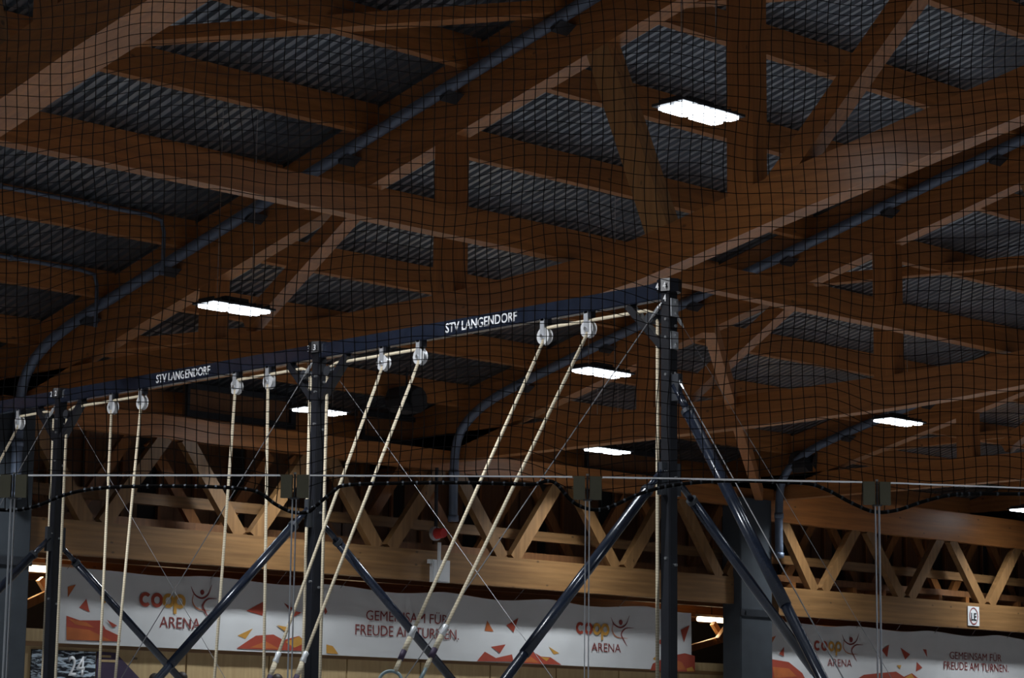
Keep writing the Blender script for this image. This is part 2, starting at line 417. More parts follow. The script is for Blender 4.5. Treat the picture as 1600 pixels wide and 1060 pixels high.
# wall trusses
def wall_truss(x0, x1, zb0, zb1, zt0, zt1, nodes, peaks, label):
    t = thing('wall_truss', label, 'truss', ((x0+x1)/2, WY, zb0))
    obj('bottom_chord', B(x0, x1, WY-.15, WY+.05, zb0, zb1), 'pale_x', t)
    obj('top_chord', B(x0-.6, x1+.3, WY-.15, WY+.05, zt0, zt1), 'wood_x', t)
    obj('middle_rail', B(x0, x1, WY+.42, WY+.56, 5.93, 6.13), 'pale_x', t)
    for n in nodes:
        for p in peaks:
            if abs(p-n) < 1.8:
                sx = 1 if p > n else -1
                bm = bmesh.new(); bar(bm, (n+sx*.16, WY-.05, zb1-.02), (p-sx*.22, WY-.05, zt0+.05), .16, .27, Vector((0, 1, 0)).cross(Vector((p-n, 0, zt0-zb1))))
                obj('diagonal', bm, 'pale_z', t)
                bm = bmesh.new(); bar(bm, (n+sx*.12+.1, WY+1.25, 5.45), (p-sx*.25+.1, WY+1.25, 7.2), .12, .22, Vector((0, 1, 0)).cross(Vector((p-n, 0, 1.8))))
                obj('rear_diagonal', bm, 'wood_z', t)
    return t
wall_truss(21.85, 40.55, 4.87, 5.47, 7.08, 7.50, [23.27, 26.6, 29.93, 33.27, 36.6, 39.93], [21.7, 24.93, 28.27, 31.6, 34.93, 38.27, 41.5],
           'long pale timber wall truss with zigzag diagonals above the left banner')
wall_truss(41.75, 61.5, 4.69, 5.33, 6.82, 7.55, [43.27, 46.6, 49.93, 53.27], [41.75, 44.93, 48.27, 51.6, 54.93],
           'pale timber wall truss with zigzag diagonals on the right, above the right banner')

# concrete columns
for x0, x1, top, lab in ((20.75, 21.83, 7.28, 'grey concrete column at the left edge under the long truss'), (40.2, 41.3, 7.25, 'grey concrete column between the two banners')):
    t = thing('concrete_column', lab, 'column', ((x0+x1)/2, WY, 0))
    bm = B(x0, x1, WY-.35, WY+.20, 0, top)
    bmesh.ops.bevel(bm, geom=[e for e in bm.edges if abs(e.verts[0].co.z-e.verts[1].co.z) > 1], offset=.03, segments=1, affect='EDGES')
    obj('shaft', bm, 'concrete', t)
    bm = bmesh.new(); box(bm, x0-.02, x1+.02, WY-.38, WY-.32, 4.6, 4.75)
    for bx in (x0+.15, x1-.15): box(bm, bx-.03, bx+.03, WY-.40, WY-.36, 4.64, 4.71)
    obj('steel_band', bm, 'bracket', t)
    bm = bmesh.new(); box(bm, x0-.14, x0+.02, WY-.12, WY+.05, 4.95, 5.45); obj('beam_shoe', bm, 'alu', t)

# ------------------------------------------------------------------ rain pipes along the top chords
def rain_pipe(x, zend, label):
    t = thing('drain_pipe', label, 'pipe', (x-.2, 34.5, zend))
    pts = [(x-.22, s, zc(s)+.59) for s in (8, 12, 16, 20, 24, 28, 31)]
    pts += [(x-.22, 33.0, zc(33.0)+.57), (x-.22, 33.9, zc(33.9)+.44), (x-.2, 34.42, zc(34.4)+.10), (x-.2, 34.53, 7.0), (x-.2, 34.53, zend)]
    obj('pipe_run', T(smooth_path(pts, 4), .092, 14), 'pipe', t, smooth=True)
    for s in [q+.35 for q in SP if 12 < q+.35 < 33]:
        bm = bmesh.new(); z = zc(s)+.59
        prism_x(bm, [(s-.10, z-.075), (s+.10, z-.12), (s+.08, z-.19)], x-.30, x-.003)
        obj('bracket', bm, 'bracket', t)
    for z in (zend, zend+.9):
        obj('pipe_collar', T([(x-.2, 34.53, z), (x-.2, 34.53, z+.12)], .108, 14), 'pipe', t, smooth=True)
    return t
rain_pipe(21.6, 5.7, 'blue-grey drain pipe sloping along the first truss and bending down at the left column')
t1p = rain_pipe(31.6, 6.05, 'blue-grey drain pipe on the second truss, bending down in the middle of the far wall')
rain_pipe(41.6, 5.95, 'blue-grey drain pipe coming down beside the right concrete column')
rain_pipe(51.6, 5.95, 'blue-grey drain pipe coming down at the right edge of the view')
# red alarm bell and white junction box below the second pipe
p = at(684, 834, 'y', 34.6)
t = thing('alarm_bell', 'small red round alarm device below the middle drain pipe', 'alarm', p)
bm = bmesh.new(); tube(bm, [(p.x, 34.62, p.z), (p.x, 34.42, p.z)], [.11, .09], 18); obj('bell_dome', bm, 'signal_red', t, smooth=False)
obj('back_plate', T([(p.x, 34.70, p.z), (p.x, 34.63, p.z)], .14, 18), 'alu', t)
obj('mounting_arm', B(p.x-.02, p.x+.02, 34.63, 34.69, p.z, 7.1), 'bracket', t)
obj('stub_pipe', T([(p.x, 34.55, p.z-.18), (p.x, 34.55, p.z-.5), (p.x, 34.55, p.z-.78)], .035, 8), 'white_box', t)
q = at(688, 890, 'y', WY-.2)
t = thing('junction_box', 'small white box fixed on the pale chord below the alarm device', 'box', q)
obj('box_body', B(q.x-.24, q.x+.22, WY-.24, WY-.153, q.z-.26, q.z+.18), 'white_box', t)
obj('box_lid', B(q.x-.22, q.x+.20, WY-.26, WY-.24, q.z-.24, q.z+.16), 'white_box', t)
obj('cable_gland', B(q.x-.32, q.x-.24, WY-.22, WY-.16, q.z+.10, q.z+.18), 'white_box', t)

# conduits on purlins
for (xe, s, lab) in ((at(262, 343, 'y', 29.8).x, 30.0, 'thin grey cable conduit along a purlin at the left edge, upper one'), (at(152, 420, 'y', 32.1).x, 32.2, 'thin grey cable conduit along a purlin at the left edge, lower one')):
    z = zr(s)-.05; s_ = s-.115
    pts = [(8, s_, z), (xe-.35, s_, z), (xe-.06, s_, z-.04), (xe, s_, z-.22), (xe, s_, z-.9)]
    bm = bmesh.new(); tube(bm, pts, .032, 8)
    for q in (10, 12, 14, 16, 18, 19.6): box(bm, q-.03, q+.03, s_-.035, s_+.035, z-.04, z+.04)
    tag(obj('conduit', bm, 'pipe'), lab, 'conduit')

# ------------------------------------------------------------------ lamps
def light(x, y, z, label):
    t = thing('ceiling_light', label, 'lamp', (x, y, z), 'lit ceiling lamps')
    bm = bmesh.new(); box(bm, x-.54, x+.54, y-.24, y+.24, z+.02, z+.05)
    for i in range(9):
        fx = x-.48+i*.12; box(bm, fx-.01, fx+.01, y-.17, y+.17, z+.05, z+.10)
    box(bm, x-.2, x+.2, y-.06, y+.06, z+.10, z+.16)
    obj('housing', bm, 'bracket', t)
    for dx in (-.255, .255):
        for dy in (-.12, .12):
            bm = B(x+dx-.228, x+dx+.228, y+dy-.092, y+dy+.092, z-.012, z+.018)
            bmesh.ops.bevel(bm, geom=[e for e in bm.edges if abs(e.verts[0].co.z-e.verts[1].co.z) > .01], offset=.03, segments=2, affect='EDGES')
            obj('led_panel', bm, 'led', t)
    for dx in (-.3, .3):
        obj('suspension_wire', T([(x+dx, y, z+.08), (x+dx, y, zr(y)-.002)], .006, 6), 'steel', t)
for x, y, z, lab in (
    (19.75, 17.62, 8.9, 'brightest nearest ceiling lamp at the top right, four white panels'),
    (19.4, 25.9, 7.6, 'lit ceiling lamp left of centre, above the beam lettering on the left'),
    (26.9, 26.1, 7.6, 'lit ceiling lamp left of the tallest end post, upper of two there'),
    (26.7, 33.0, 7.6, 'lit ceiling lamp seen behind the middle frame post'),
    (34.3, 33.1, 7.6, 'lit ceiling lamp left of the tallest end post, lower of two there'),
    (34.7, 26.1, 7.6, 'lit ceiling lamp at the right, under the second truss'),
    (42.1, 33.4, 7.6, 'lit ceiling lamp just above the glass edge, right of the end post'),
    (49.9, 33.6, 7.6, 'lit ceiling lamp cut by the right edge of the view')):
    light(x, y, z, lab)
# warm tube lights in the side space
for px, py, y, ln, lab in ((62, 852, 41.5, .45, 'small warm tube light behind the left column, upper one'), (71, 890, 39.5, 1.3, 'warm tube light left of the left banner'), (1112, 969, 39.5, 1.0, 'warm tube light right of the left banner, beside the right column')):
    p = at(px, py, 'y', y)
    t = thing('tube_light', lab, 'lamp', p)
    obj('housing', B(p.x-ln/2-.04, p.x+ln/2+.04, y-.06, y+.06, p.z+.06, p.z+.12), 'white_box', t)
    obj('lit_tube', T([(p.x-ln/2, y, p.z), (p.x+ln/2, y, p.z)], .065, 10), 'tube', t)
    d = bpy.data.lights.new('tube_and_fill_lamp', 'AREA'); d.shape = 'RECTANGLE'; d.size = ln; d.size_y = .12; d.energy = 28; d.color = (1, .72, .42)
    lo = bpy.data.objects.new('tube_and_fill_lamp', d); lo.location = (p.x, y, p.z-.09); COL.objects.link(lo)
    obj('hanger', T([(p.x, y, p.z+.10), (p.x, y, 5.54)], .012, 6), 'bracket', t)

for x in (25.5, 30.5, 35.5, 46.0, 51.0):  # added unseen upward fill lights, put in to brighten the rafters
    d = bpy.data.lights.new('tube_and_fill_lamp', 'AREA'); d.shape = 'RECTANGLE'; d.size = 1.2; d.size_y = .12; d.energy = 30; d.color = (1, .72, .42)
    lo = bpy.data.objects.new('tube_and_fill_lamp', d); lo.location = (x, 42.5, 3.6); lo.rotation_euler = (math.pi, 0, 0); COL.objects.link(lo)
# loudspeakers hung near the wall
for px, py, y, lab in ((635, 625, 33.9, 'black loudspeaker cluster hanging in the centre behind the ring ropes'), (1260, 722, 33.9, 'black loudspeaker cluster hanging at the right above the glass edge')):
    p = at(px, py, 'y', y); t = thing('loudspeaker', lab, 'speaker', p)
    prof = [(-.34, -.02), (-.26, .20), (-.05, .27), (.22, .24), (.34, .10), (.36, -.12), (.2, -.25), (-.16, -.24), (-.3, -.16)]
    bm = bmesh.new(); prism_y(bm, [(p.x+a, p.z+c) for a, c in prof], y-.2, y+.25); obj('cabinet', bm, 'black', t)
    obj('horn', T([(p.x+.03, y-.2, p.z), (p.x+.03, y-.33, p.z-.01)], [.12, .21], 18), 'black', t)
    obj('bracket', T([(p.x, y, p.z+.24), (p.x, y, zr(y)-.02)], .02, 8), 'bracket', t)
# dark framed openings high on the rear wall
for x0, x1, z0, z1, lab in ((25.9, 28.5, 7.72, 8.35, 'dark framed opening high on the rear wall at the left, under the beam lettering'),
                            (30.2, 32.7, 7.66, 8.28, 'dark framed opening high on the rear wall near the centre speaker'),
                            (36.6, 39.2, 7.60, 8.22, 'dark framed opening high on the rear wall beside the lower centre lamp')):
    t = thing('wall_opening', lab, 'window', ((x0+x1)/2, 36.0, z0))
    obj('dark_panel', B(x0, x1, 36.02, 36.10, z0, z1), 'plank', t)
    for a in ((x0, x1, z1-.1, z1), (x0, x1, z0, z0+.12), (x1-.12, x1, z0+.12, z1-.1), (x0, x0+.06, z0+.12, z1-.1)):
        obj('frame', B(a[0], a[1], 35.94, 36.02, a[2], a[3]), 'bracket', t)
    obj('hanger', B(x0+.3, x0+.36, 36.05, 36.1, z1, zr(36)-.05), 'bracket', t); obj('hanger', B(x1-.36, x1-.3, 36.05, 36.1, z1, zr(36)-.05), 'bracket', t)

# ------------------------------------------------------------------ banners
BY = WY+.32
def bp(x, y): p = at(x, y, 'y', BY-.011); return p
def banner(x0, x1, ztop, zbot, label):
    t = thing('banner', label, 'banner', ((x0+x1)/2, BY, zbot))
    bm = bmesh.new(); n = 80; rows = 8; g = []
    for i in range(n+1):
        x = x0+(x1-x0)*i/n; sag = .05*abs(math.sin((x-x0)*1.05))+.02*math.sin(x*2.3)
        g.append([bm.verts.new((x, BY+.006*math.sin(x*3.1+j*.5)*(1 if 0 < j < rows else .3), (ztop-sag)*(1-j/rows)+zbot*(j/rows))) for j in range(rows+1)])
    for i in range(n):
        for j in range(rows): bm.faces.new([g[i][j], g[i+1][j], g[i+1][j+1], g[i][j+1]])
    r = bmesh.ops.extrude_face_region(bm, geom=bm.faces[:])
    for v in r['geom']:
        if isinstance(v, bmesh.types.BMVert): v.co.y += .006
    obj('cloth', bm, 'banner', t, smooth=False)
    for i in range(int((x1-x0)/1.55)+1):
        x = x0+.12+i*1.55; obj('hanging_cord', T([(x, BY-.01, ztop-.05), (x, WY-.0, 4.88)], .004, 6), 'wire', t)
    return t
def poly(pts, mat, t, name='printed_shape', lift=0.0):
    bm = bmesh.new(); P = [bp(*p) for p in pts]
    prism_y(bm, [(p.x, p.z) for p in P], BY-.0115-lift*.4, BY-.0095-lift*.4)
    return obj(name, bm, mat, t)
def annulus(cx, cz, ro, ri, a0, a1, mat, t, sx=1.0, y=0.0, name='logo_letter'):
    bm = bmesh.new(); n = 28; A = []
    for i in range(n+1):
        a = math.radians(a0+(a1-a0)*i/n)
        A.append([Vector((cx+sx*math.cos(a)*r, BY-.0125-y*.5, cz+math.sin(a)*r)) for r in (ri, ro)])
    V = [[bm.verts.new(q) for q in p] for p in A]
    for a, c in zip(V, V[1:]): bm.faces.new([a[0], a[1], c[1], c[0]])
    r = bmesh.ops.extrude_face_region(bm, geom=bm.faces[:])
    for v in r['geom']:
        if isinstance(v, bmesh.types.BMVert): v.co.y += .0015
    return bm
def coop(x0, x1, yt, yb, t):
    """four touching round letters"""
    a, c = bp(x0, (yt+yb)/2), bp(x1, (yt+yb)/2+ (x1-x0)*.03); H = (bp(x0, yt).z-bp(x0, yb).z)
    W = c.x-a.x; ro = H/2; st = (W-2*ro)/3; ri = ro*.50; z = a.z
    obj('logo_letter', annulus(a.x+ro, z, ro, ri, 42, 318, 'red', t), 'red', t)
    obj('logo_letter', annulus(a.x+ro+st, z, ro, ri, 0, 360, 'red', t, y=.002), 'red', t)
    obj('logo_letter', annulus(a.x+ro+2*st, z, ro, ri, 0, 360, 'yellow', t, y=.004), 'yellow', t)
    bm = annulus(a.x+ro+3*st, z, ro, ri, 0, 360, 'yellow', t, y=.006)
    px = a.x+ro+3*st; box(bm, px-ro, px-ri, BY-.0175, BY-.0155, z-ro*1.75, z)
    obj('logo_letter', bm, 'yellow', t)
def figure(x, y, s, t):
    """dancing figure mark: head dot and three swept strokes, s = size in photo px of its height"""
    def stroke(pts, mat, wmax=.017):
        P = [bp(x+a*s, y+b*s) for a, b in pts]; P = smooth_path([(p.x, BY-.012, p.z) for p in P], 6); n = len(P)
        bm = bmesh.new(); V = []
        for i, p in enumerate(P):
            d = (P[min(i+1, n-1)]-P[max(i-1, 0)]).normalized(); nn = Vector((-d.z, 0, d.x)); w = wmax*(.25+math.sin(math.pi*i/(n-1)))*.8
            V.append([bm.verts.new(p+nn*w+Vector((0, k, 0))) if False else bm.verts.new(p+nn*sg*w) for sg in (-1, 1) for k in (0,)])
        for a, c in zip(V, V[1:]): bm.faces.new([a[0], a[1], c[1], c[0]])
        r = bmesh.ops.extrude_face_region(bm, geom=bm.faces[:])
        for v in r['geom']:
            if isinstance(v, bmesh.types.BMVert): v.co.y -= .0015
        obj('figure_stroke', bm, mat, t)
    c = bp(x, y); r = bp(x+.075*s, y).x-c.x
    bm = annulus(c.x, c.z, r, .001, 0, 360, 'redtext', t); obj('figure_head', bm, 'redtext', t)
    stroke([(-.42, -.22), (-.28, .08), (-.02, .22), (.22, .08), (.36, -.28)], 'redtext')
    stroke([(-.30, -.02), (-.36, .35), (-.16, .62), (.30, .68)], 'orange', .011)
    stroke([(.55, .24), (.20, .26), (.02, .5), (.14, .78), (.26, 1.0)], 'redtext')
b1 = banner(22.88, 39.3, 4.70, 3.36, 'long white banner with slogan and two logos under the left wall truss')
c5 = lambda *p: [(a/4, 795+b/4) for a, b in p]
c6 = lambda *p: [(400+a/4, 795+b/4) for a, b in p]
c7 = lambda *p: [(800+a/4, 795+b/4) for a, b in p]
c8 = lambda *p: [(1200+a/4, 795+b/4) for a, b in p]
for pts, mt in ((c5((424, 490), (475, 475), (424, 555)), 'orange'), (c5((495, 620), (540, 565), (560, 648)), 'red'), (c5((625, 550), (682, 575), (640, 600)), 'yellow'),
                (c5((415, 670), (500, 700), (630, 700), (660, 755), (745, 795), (755, 833), (415, 822)), 'red'), (c5((668, 695), (733, 733), (705, 745)), 'red'),
                (c5((1485, 795), (1580, 750), (1535, 815)), 'yellow'),
                (c6((-60, 640), (60, 575), (40, 670)), 'red'), (c6((175, 590), (228, 622), (215, 645)), 'red'), (c6((235, 640), (285, 650), (235, 678)), 'red'),
                (c6((130, 730), (190, 740), (185, 772)), 'yellow'), (c6((340, 710), (352, 782), (320, 792)), 'red'),
                (c6((-120, 875), (-40, 820), (0, 795), (110, 788), (170, 822), (270, 797), (315, 840), (340, 893), (-120, 876)), 'red'),
                (c6((440, 850), (480, 860), (515, 910), (440, 905)), 'yellow'), (c6((428, 600), (446, 645), (430, 665)), 'red'),
                (c6((1445, 700), (1485, 770), (1430, 765)), 'orange'), (c6((1565, 730), (1640, 685), (1610, 775)), 'red'), (c6((1470, 865), (1560, 850), (1525, 905)), 'red'),
                (c6((1380, 955), (1430, 895), (1500, 935), (1600, 912), (1610, 958)), 'red'),
                (c7((15, 965), (60, 910), (130, 895), (180, 925), (240, 930), (310, 978)), 'red'), (c7((205, 738), (247, 745), (210, 787)), 'red'),
                (c7((230, 865), (295, 905), (262, 912)), 'yellow'), (c7((895, 832), (932, 818), (932, 850)), 'red'), (c7((1055, 760), (1110, 730), (1075, 837)), 'red'),
                (c7((880, 940), (905, 920), (895, 950)), 'yellow'), (c7((865, 1012), (880, 970), (920, 950), (1000, 920), (1080, 905), (1143, 922), (1143, 1022)), 'red')):
    poly(pts, mt, b1)
for pts, mt in ((c5((415, 740), (560, 760), (700, 828), (415, 820)), 'orange'), (c5((430, 690), (540, 712), (590, 745), (470, 725)), 'orange'), (c6((185, 835), (270, 799), (305, 842), (240, 870)), 'yellow'), (c6((-40, 870), (60, 830), (150, 880)), 'orange'),
                (c7((60, 960), (110, 920), (170, 965)), 'orange'), (c7((180, 928), (235, 935), (215, 955)), 'yellow'), (c7((940, 1005), (1000, 940), (1060, 960), (1090, 1010)), 'orange'), (c7((1090, 1000), (1125, 990), (1140, 1018), (1095, 1018)), 'yellow')):
    poly(pts, mt, b1, lift=.004)
coop(218, 290, 925, 948, b1); figure(316, 926, 42, b1)
coop(900, 952, 972, 991, b1); figure(970, 973, 37, b1)
def slog(body, x0, x1, yb0, yb1, h, t):
    a, c = bp(x0, yb0), bp(x1, yb1); c.z = a.z
    lettering(body, a, c, h, (0, 0, 1), (0, -1, 0), 'redtext', t, bold=0.0, thick=.002)
slog('ARENA', 249, 313, 981, 981, .20, b1)
slog('GEMEINSAM FÜR', 572, 700, 969, 975, .20, b1)
slog('FREUDE AM TURNEN.', 555, 717, 992, 1000, .20, b1)
slog('ARENA', 924, 970, 1018, 1020, .18, b1)
b2 = banner(41.95, 60, 4.60, 3.1, 'white banner with the same logo and slogan at the lower right behind the end struts')
for pts, mt in ((c8((8, 872), (15, 810), (50, 795)), 'orange'), (c8((70, 910), (100, 865), (100, 925)), 'red'), (c8((10, 940), (130, 960), (215, 1030), (240, 1080), (10, 1080)), 'red'),
                (c8((710, 885), (757, 852), (745, 930)), 'red'), (c8((828, 870), (888, 912), (858, 945)), 'red'), (c8((968, 880), (990, 882), (995, 930)), 'red'),
                (c8((805, 980), (833, 980), (825, 1005)), 'yellow'), (c8((930, 960), (965, 995), (925, 1020)), 'red'),
                (c8((500, 1100), (600, 1040), (690, 1030), (800, 1020), (850, 1052), (900, 1030), (985, 1100)), 'red')):
    poly(pts, mt, b2)
for pts, mt in ((c8((30, 990), (130, 1000), (180, 1050), (40, 1060)), 'orange'), (c8((840, 1070), (895, 1033), (930, 1080)), 'yellow')):
    poly(pts, mt, b2, lift=.004)
coop(1272, 1315, 1001, 1017, b2); figure(1330, 1000, 34, b2)
slog('ARENA', 1293, 1331, 1041, 1044, .17, b2)
slog('GEMEINSAM FÜR', 1484, 1565, 1030, 1036, .19, b2)
slog('FREUDE AM TURNEN.', 1475, 1576, 1046, 1056, .19, b2)
# round sign on the right chord
p = at(1521, 962, 'y', WY-.17)
t = thing('round_sign', 'small white sign with a dark red oval and black letters on the right chord', 'sign', p)
obj('sign_plate', B(p.x-.24, p.x+.24, WY-.175, WY-.155, p.z-.26, p.z+.22), 'white_box', t)
bm = bmesh.new(); n = 28
V = [[bm.verts.new((p.x+math.cos(2*math.pi*i/n)*r*.85, WY-.182, p.z-.02+math.sin(2*math.pi*i/n)*r)) for r in (.185, .215)] for i in range(n)]
for i in range(n): bm.faces.new([V[i][0], V[i][1], V[(i+1) % n][1], V[(i+1) % n][0]])
obj('oval_ring', bm, 'redtext', t)
lettering('LE', (p.x-.11, WY-.18, p.z-.12), (p.x+.11, WY-.18, p.z-.12), .18, (0, 0, 1), (0, -1, 0), 'black', t)

# posters on the plywood wall
def wp(x, y): return at(x, y, 'y', WY+.44)
a, c = wp(50, 1012), wp(150, 1012)
t = thing('event_poster', 'dark poster with white streaky artwork and number at the lower left', 'poster', ((a.x+c.x)/2, WY+.27, 1.6))
obj('sheet', B(a.x, c.x, WY+.435, WY+.463, 1.6, a.z-.03), 'print', t)
q = wp(106, 1056); q2 = wp(131, 1058); q2.z = q.z
lettering('24', q, q2, .34, (0, 0, 1), (0, -1, 0), 'paint_white', t, thick=.02)
a, c = wp(152, 1014), wp(192, 1014); e = wp(222, 1060)
t = thing('purple_poster', 'dark purple poster with a slanted right edge beside the streaky poster', 'poster', (a.x+.5, WY+.27, 1.6))
bm = bmesh.new(); prism_y(bm, [(a.x, a.z-.05), (c.x-.15, a.z-.06), (e.x, e.z-.05), (e.x, 1.6), (a.x, 1.6)], WY+.435, WY+.463)
obj('sheet', bm, 'purple', t)
for k, (u, v) in enumerate(((157, 173), (157, 180))):
    q = wp(u, 1025+k*7); q2 = wp(v, 1025+k*7)
    obj('print_line', B(q.x, q2.x, WY+.429, WY+.435, q.z-.03, q.z+.01), 'ply', t)
# small sign letters on the plywood
q = wp(207, 1031); q2 = wp(214, 1031); q2.z = q.z
lettering('So', q, q2, .06, (0, 0, 1), (0, -1, 0), 'black', wall_back, thick=.01)

# spectators on the raised walkway, only the tops of their heads reach into view
walk = struct(obj('walkway', B(22, 60, 33.4, 35.2, .9, 1.12), 'floor'))
def person(x, top, y, shirt, label):
    z0 = 1.12; H = top-z0; t = thing('person', label, 'person', (x, y, z0)); f = H/1.75
    J = {'pel': (0, 0, .95), 'che': (0, 0, 1.25), 'nec': (0, 0, 1.47), 'hd0': (0, -.01, 1.56), 'hd1': (0, -.015, 1.66)}
    V = [(0, 0, .95), (0, 0, 1.12), (0, 0, 1.33), (0, 0, 1.46), (0, -.01, 1.53), (0, -.015, 1.60), (0, -.01, 1.67)]
    Rr = [.15, .14, .16, .065, .062, .088, .075]; E_ = [(0, 1), (1, 2), (2, 3), (3, 4), (4, 5), (5, 6)]
    for sx in (-1, 1):
        b0 = len(V); V += [(sx*.19, 0, 1.40), (sx*.24, .01, 1.12), (sx*.22, -.08, .88), (sx*.21, -.12, .80)]; Rr += [.06, .045, .035, .03]; E_ += [(2, b0), (b0, b0+1), (b0+1, b0+2), (b0+2, b0+3)]
        b0 = len(V); V += [(sx*.10, 0, .86), (sx*.11, -.02, .48), (sx*.11, .01, .09), (sx*.12, -.13, .04)]; Rr += [.09, .06, .045, .035]; E_ += [(0, b0), (b0, b0+1), (b0+1, b0+2), (b0+2, b0+3)]
    me = bpy.data.meshes.new('body'); me.from_pydata([(a*f, b_*f, c_*f) for a, b_, c_ in V], E_, [])
    o = bpy.data.objects.new('body', me); COL.objects.link(o)
    md = o.modifiers.new('skin', 'SKIN'); 
    for i, sv in enumerate(me.skin_vertices[0].data): sv.radius = (Rr[i]*f, Rr[i]*f*(.75 if i < 3 else 1)); sv.use_root = (i == 0)
    ms = o.modifiers.new('sub', 'SUBSURF'); ms.levels = ms.render_levels = 1
    me.materials.append(M[shirt]); o.parent = t
    bm = bmesh.new(); bmesh.ops.create_uvsphere(bm, u_segments=14, v_segments=8, radius=1)
    for v in bm.verts: v.co = Vector((v.co.x*.095*f, v.co.y*.11*f-.005, (1.655+v.co.z*.095)*f))
    bmesh.ops.delete(bm, geom=[v for v in bm.verts if v.co.z < 1.60*f and v.co.y < 0], context='VERTS')
    h = obj('hair', bm, 'hair', None, smooth=True); h.parent = t
    bm = bmesh.new(); bmesh.ops.create_uvsphere(bm, u_segments=14, v_segments=10, radius=1)
    for v in bm.verts: v.co = Vector((v.co.x*.082*f, (v.co.y*.095-.012)*f, (1.61+v.co.z*.12)*f))
    h = obj('face', bm, 'skin', None, smooth=True); h.parent = t
    bm = bmesh.new(); tube(bm, [(0, -.10*f, 1.63*f), (0, -.125*f, 1.59*f)], [.01*f, .018*f], 6); h = obj('nose', bm, 'skin', None); h.parent = t
for px, py, lab, sh in ((242, 1052, 'left person of the dark-haired pair at the bottom left, head top visible', 'shirt'),
                        (284, 1050, 'right person of the dark-haired pair at the bottom left, under crossing struts', 'purple'),
                        (433, 1053, 'person at the bottom edge beside the left swinging ring rope, only the head top visible', 'shirt')):
    p = at(px, py, 'y', 34.4); person(p.x, p.z, 34.4, sh, lab)

# ------------------------------------------------------------------ ring frame
FX = 16.0; PS = [24.86, 19.80, 14.65]; P0S = 29.9
ZT = 5.98
frame = thing('ring_frame', 'tall dark navy steel frame for gymnastic rings with white club lettering', 'gym frame', (FX, 19.8, 0))
hw = .057
for k, s in enumerate([P0S]+PS):
    bm = B(FX-hw, FX+hw, s-hw, s+hw, .02, ZT-.01)
    bmesh.ops.bevel(bm, geom=[e for e in bm.edges if abs(e.verts[0].co.z-e.verts[1].co.z) > 1], offset=.008, segments=2, affect='EDGES')
    post = obj('post', bm, 'navy_matt', frame)
    # bolts
    bm = bmesh.new()
    for z in (5.62, 5.45, 5.1, 4.2, 3.4):
        tube(bm, [(FX-hw-.02, s-.02, z), (FX-hw+.001, s-.02, z)], .014, 6); tube(bm, [(FX+.02, s-hw-.02, z-.06), (FX+.02, s-hw+.001, z-.06)], .014, 6)
    obj('bolt', bm, 'steel', post)
    obj('foot_plate', B(FX-.2, FX+.2, s-.2, s+.2, 0, .02), 'bracket', post)
    cap = bmesh.new(); tube(cap, [(FX, s, ZT-.10), (FX, s, ZT+.02)], .115, 8); obj('cap_plate', cap, 'navy_matt', post)
sp_ = [P0S]+PS
for k in range(3):
    s0, s1 = sp_[k], sp_[k+1]
    bm = B(FX-.05, FX+.05, s1+hw+.001, s0-hw-.001, ZT-.16, ZT)
    bmesh.ops.bevel(bm, geom=[e for e in bm.edges if abs(e.verts[0].co.y-e.verts[1].co.y) > 1], offset=.010, segments=2, affect='EDGES')
    beam = obj('crossbeam', bm, 'navy', frame)
    for sA, sg in ((s0, -1), (s1, 1)):
        bm = bmesh.new(); bar(bm, (FX, sA+sg*.50, ZT-.17), (FX, sA+sg*.07, ZT-.60), .07, .09, Vector((1, 0, 0))); obj('corner_brace', bm, 'navy_matt', frame)
        # corner sheave where the ropes turn down
        bm = bmesh.new(); tube(bm, [(FX-.06, sA+sg*.20, ZT-.32), (FX+.06, sA+sg*.20, ZT-.32)], .055, 12); obj('corner_sheave', bm, 'bracket', frame)
    if k:
        # bolts on the beam top
        pass
# lettering on the camera side of the beams
def onbeam(x): return at(x, 500, 'x', FX-.05).y
for xa, xb in ((697, 808), (248, 331)):
    s0, s1 = onbeam(xa), onbeam(xb)
    lettering('STV LANGENDORF', (FX-.05, s0, ZT-.128), (FX-.05, s1, ZT-.128), .098, (0, 0, 1), (-1, 0, 0), 'paint_white', frame, bold=.010)
def digit(ch, s, z, x=FX-.118, h=.065):
    lettering(ch, (x, s+.018, z), (x, s-.018, z), h, (0, 0, 1), (-1, 0, 0), 'paint_white', frame, name='number', bold=.01)
for ch, s in (('4', PS[2]), ('3', PS[1]), ('2', PS[0])):
    digit(ch, s+.04, ZT-.085); digit(ch, s-.06 if ch != '4' else s-.05, ZT-.085)
digit('4', PS[2]-.0, ZT-.19, x=FX-hw-.002)
# bright plates on the end post
for zc_ in (5.73, 5.42):
    bm = B(FX-.045, FX+.052, PS[2]-hw-.012, PS[2]-hw-.001, zc_-.085, zc_+.085); pl_ = obj('end_plate', bm, 'alu', frame)
    bm = bmesh.new()
    for dz in (-.05, .055): tube(bm, [(FX+.012, PS[2]-hw-.032, zc_+dz), (FX+.012, PS[2]-hw-.01, zc_+dz)], .014, 8)
    obj('bolt', bm, 'steel', pl_)
